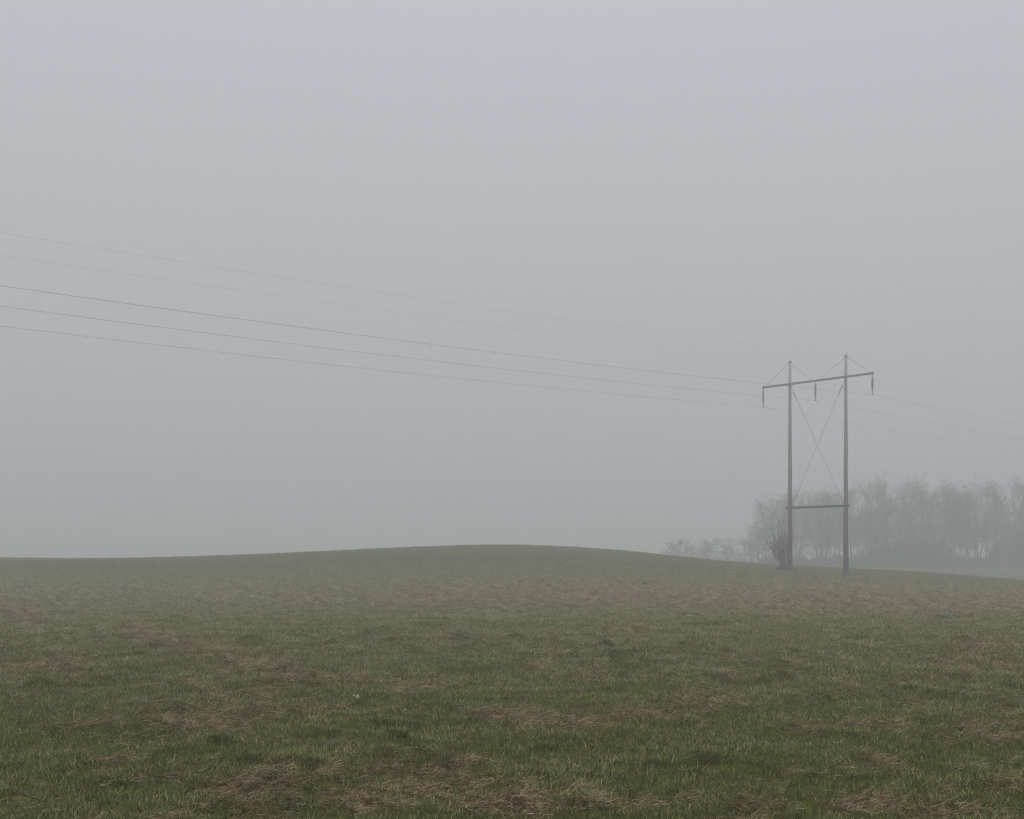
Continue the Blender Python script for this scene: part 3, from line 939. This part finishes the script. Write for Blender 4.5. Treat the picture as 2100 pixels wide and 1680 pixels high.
wd = empty("weed_clump", (25.15, 87.7, float(terrain(25.15, 87.7))))
tag(wd, "low brown clump of dead weeds round the foot of the right pole", "weeds")
bb = MB()
for k in range(300):
    a = rb.uniform(0, 6.283); r = .62 * math.sqrt(rb.random())
    p = np.array([r * math.cos(a) + .12, r * math.sin(a) * .7, -.02])
    p[2] += float(terrain(25.15 + p[0], 87.7 + p[1])) - float(wd.location[2])
    bb.spike(p, p + np.array([rb.gauss(0, .10), rb.gauss(0, .10), rb.uniform(.06, .30) * (1.1 - r)]), .012)
tag(bb.build("stems", M_SHOOT, wd), kind="stuff")

# ------------------------------------------------------------------ molehills on the far slope
def lump(name, w, h, seed, mat):
    r_ = np.random.default_rng(seed)
    V = [(0, 0, h)]; F = []
    nr, nk = 5, 14
    for j in range(1, nr + 1):
        t = j / nr
        for k in range(nk):
            a = 2 * math.pi * k / nk
            rr = w * t * (1 + .22 * r_.normal() * .6)
            z = h * (1 - t ** 1.7) + r_.normal() * h * .09 - (.03 if j == nr else 0)
            V.append((rr * math.cos(a), rr * math.sin(a), z))
    for k in range(nk): F.append((0, 1 + k, 1 + (k + 1) % nk))
    for j in range(nr - 1):
        for k in range(nk):
            a = 1 + j * nk + k; b = 1 + j * nk + (k + 1) % nk
            F.append((a, a + nk, b + nk, b))
    return mesh_obj(name, V, F, mat, None, True)
for i, (x, y, w, h, lab) in enumerate(((.37, 53.5, .20, .14, "dark molehill farthest left on the slope under the hilltop"),
                                    (1.45, 55.4, .14, .10, "small dark molehill highest of the cluster under the hilltop"),
                                    (1.22, 52.4, .18, .12, "dark molehill left of centre in the cluster under the hilltop"),
                                    (1.62, 50.6, .19, .12, "dark molehill lowest of the cluster under the hilltop"),
                                    (2.05, 52.8, .17, .11, "dark molehill at the right of the cluster under the hilltop"),
                                    (5.12, 52.2, .13, .09, "tiny dark molehill just left of the biggest one on the right slope"),
                                    (6.02, 53.2, .23, .16, "largest darkest molehill, standing alone on the right of the slope"))):
    o = lump("molehill", w * .8, h * .62, 50 + i, M_SOIL)
    o.location = (x, y, float(terrain(x, y)))
    tag(o, lab, "molehill", "molehills on the far slope")

# ------------------------------------------------------------------ white scrap in the grass
rs = np.random.default_rng(4)
V = []; F = []
for j in range(5):
    for i in range(9):
        V.append(((i - 4) * .0105 + rs.normal() * .002, (j - 2) * .012 + rs.normal() * .003, .018 + .014 * math.sin(i * 1.1 + j * .7) + rs.normal() * .006 - .0006 * (i - 3) ** 2))
for j in range(4):
    for i in range(8):
        a = j * 9 + i
        F.append((a, a + 1, a + 10, a + 9))
scrap = mesh_obj("white_scrap", V, F, M_PAPER)
sm = scrap.modifiers.new("thickness", 'SOLIDIFY'); sm.thickness = .003
scrap.location = (-1.655, 12.45, float(terrain(-1.655, 12.45)) + .045)
scrap.rotation_euler = (R(14), R(10), R(6))
tag(scrap, "small crumpled white scrap lying in the grass left of centre", "litter")

# ------------------------------------------------------------------ loose dead bits in the near grass
rd = random.Random(8)
def on(x, y, h=0.0): return np.array([x, y, float(terrain(x, y)) + h])
b = MB()
for (p, q) in ((on(.33, 7.62, .035), on(.47, 7.76, .115)), (on(.37, 7.52, .035), on(.462, 7.66, .085))):
    m_ = (p + q) / 2 + np.array([0, 0, .012])
    b.tube([p, m_, q], [.0042, .0036, .0022], 5)
o = b.build("dry_stalk", M_STALK)
tag(o, "pair of long bleached stalks leaning over the grass, right of bottom centre", "stalk")
V = []; F = []
for k in range(9):
    a = rd.uniform(-.6, 3.6); L = rd.uniform(.09, .19); w = rd.uniform(.006, .010)
    p = on(.02 + rd.gauss(0, .05), 7.38 + rd.gauss(0, .05), .045)
    d = np.array([math.cos(a), math.sin(a) * .8, rd.uniform(.1, .7)]); side = np.array([-math.sin(a), math.cos(a), .35])
    i = len(V)
    for j in range(5):
        t = j / 4
        c = p + d * L * t + np.array([0, 0, -.09 * t * t])
        ww = w * (1 - .8 * t) * .5
        V += [c - side * ww, c + side * ww]
    for j in range(4):
        F.append((i + 2 * j, i + 2 * j + 1, i + 2 * j + 3, i + 2 * j + 2))
o = mesh_obj("dead_plant", V, F, M_STALK)
sm = o.modifiers.new("thickness", 'SOLIDIFY'); sm.thickness = .0015
tag(o, "withered clump of broad straw coloured blades at the bottom centre of the field", "dead plant")
b = MB()
pts = [on(-3.29 + .53 * t, 7.58 - .45 * t, .055 + .012 * math.sin(7 * t)) for t in np.linspace(0, 1, 9)]
b.tube(pts, [.0034 * (1 - .5 * k / 8) for k in range(9)], 5)
o = b.build("fallen_twig", M_BARK)
tag(o, "thin dark twig lying on the grass in the bottom left corner", "twig")
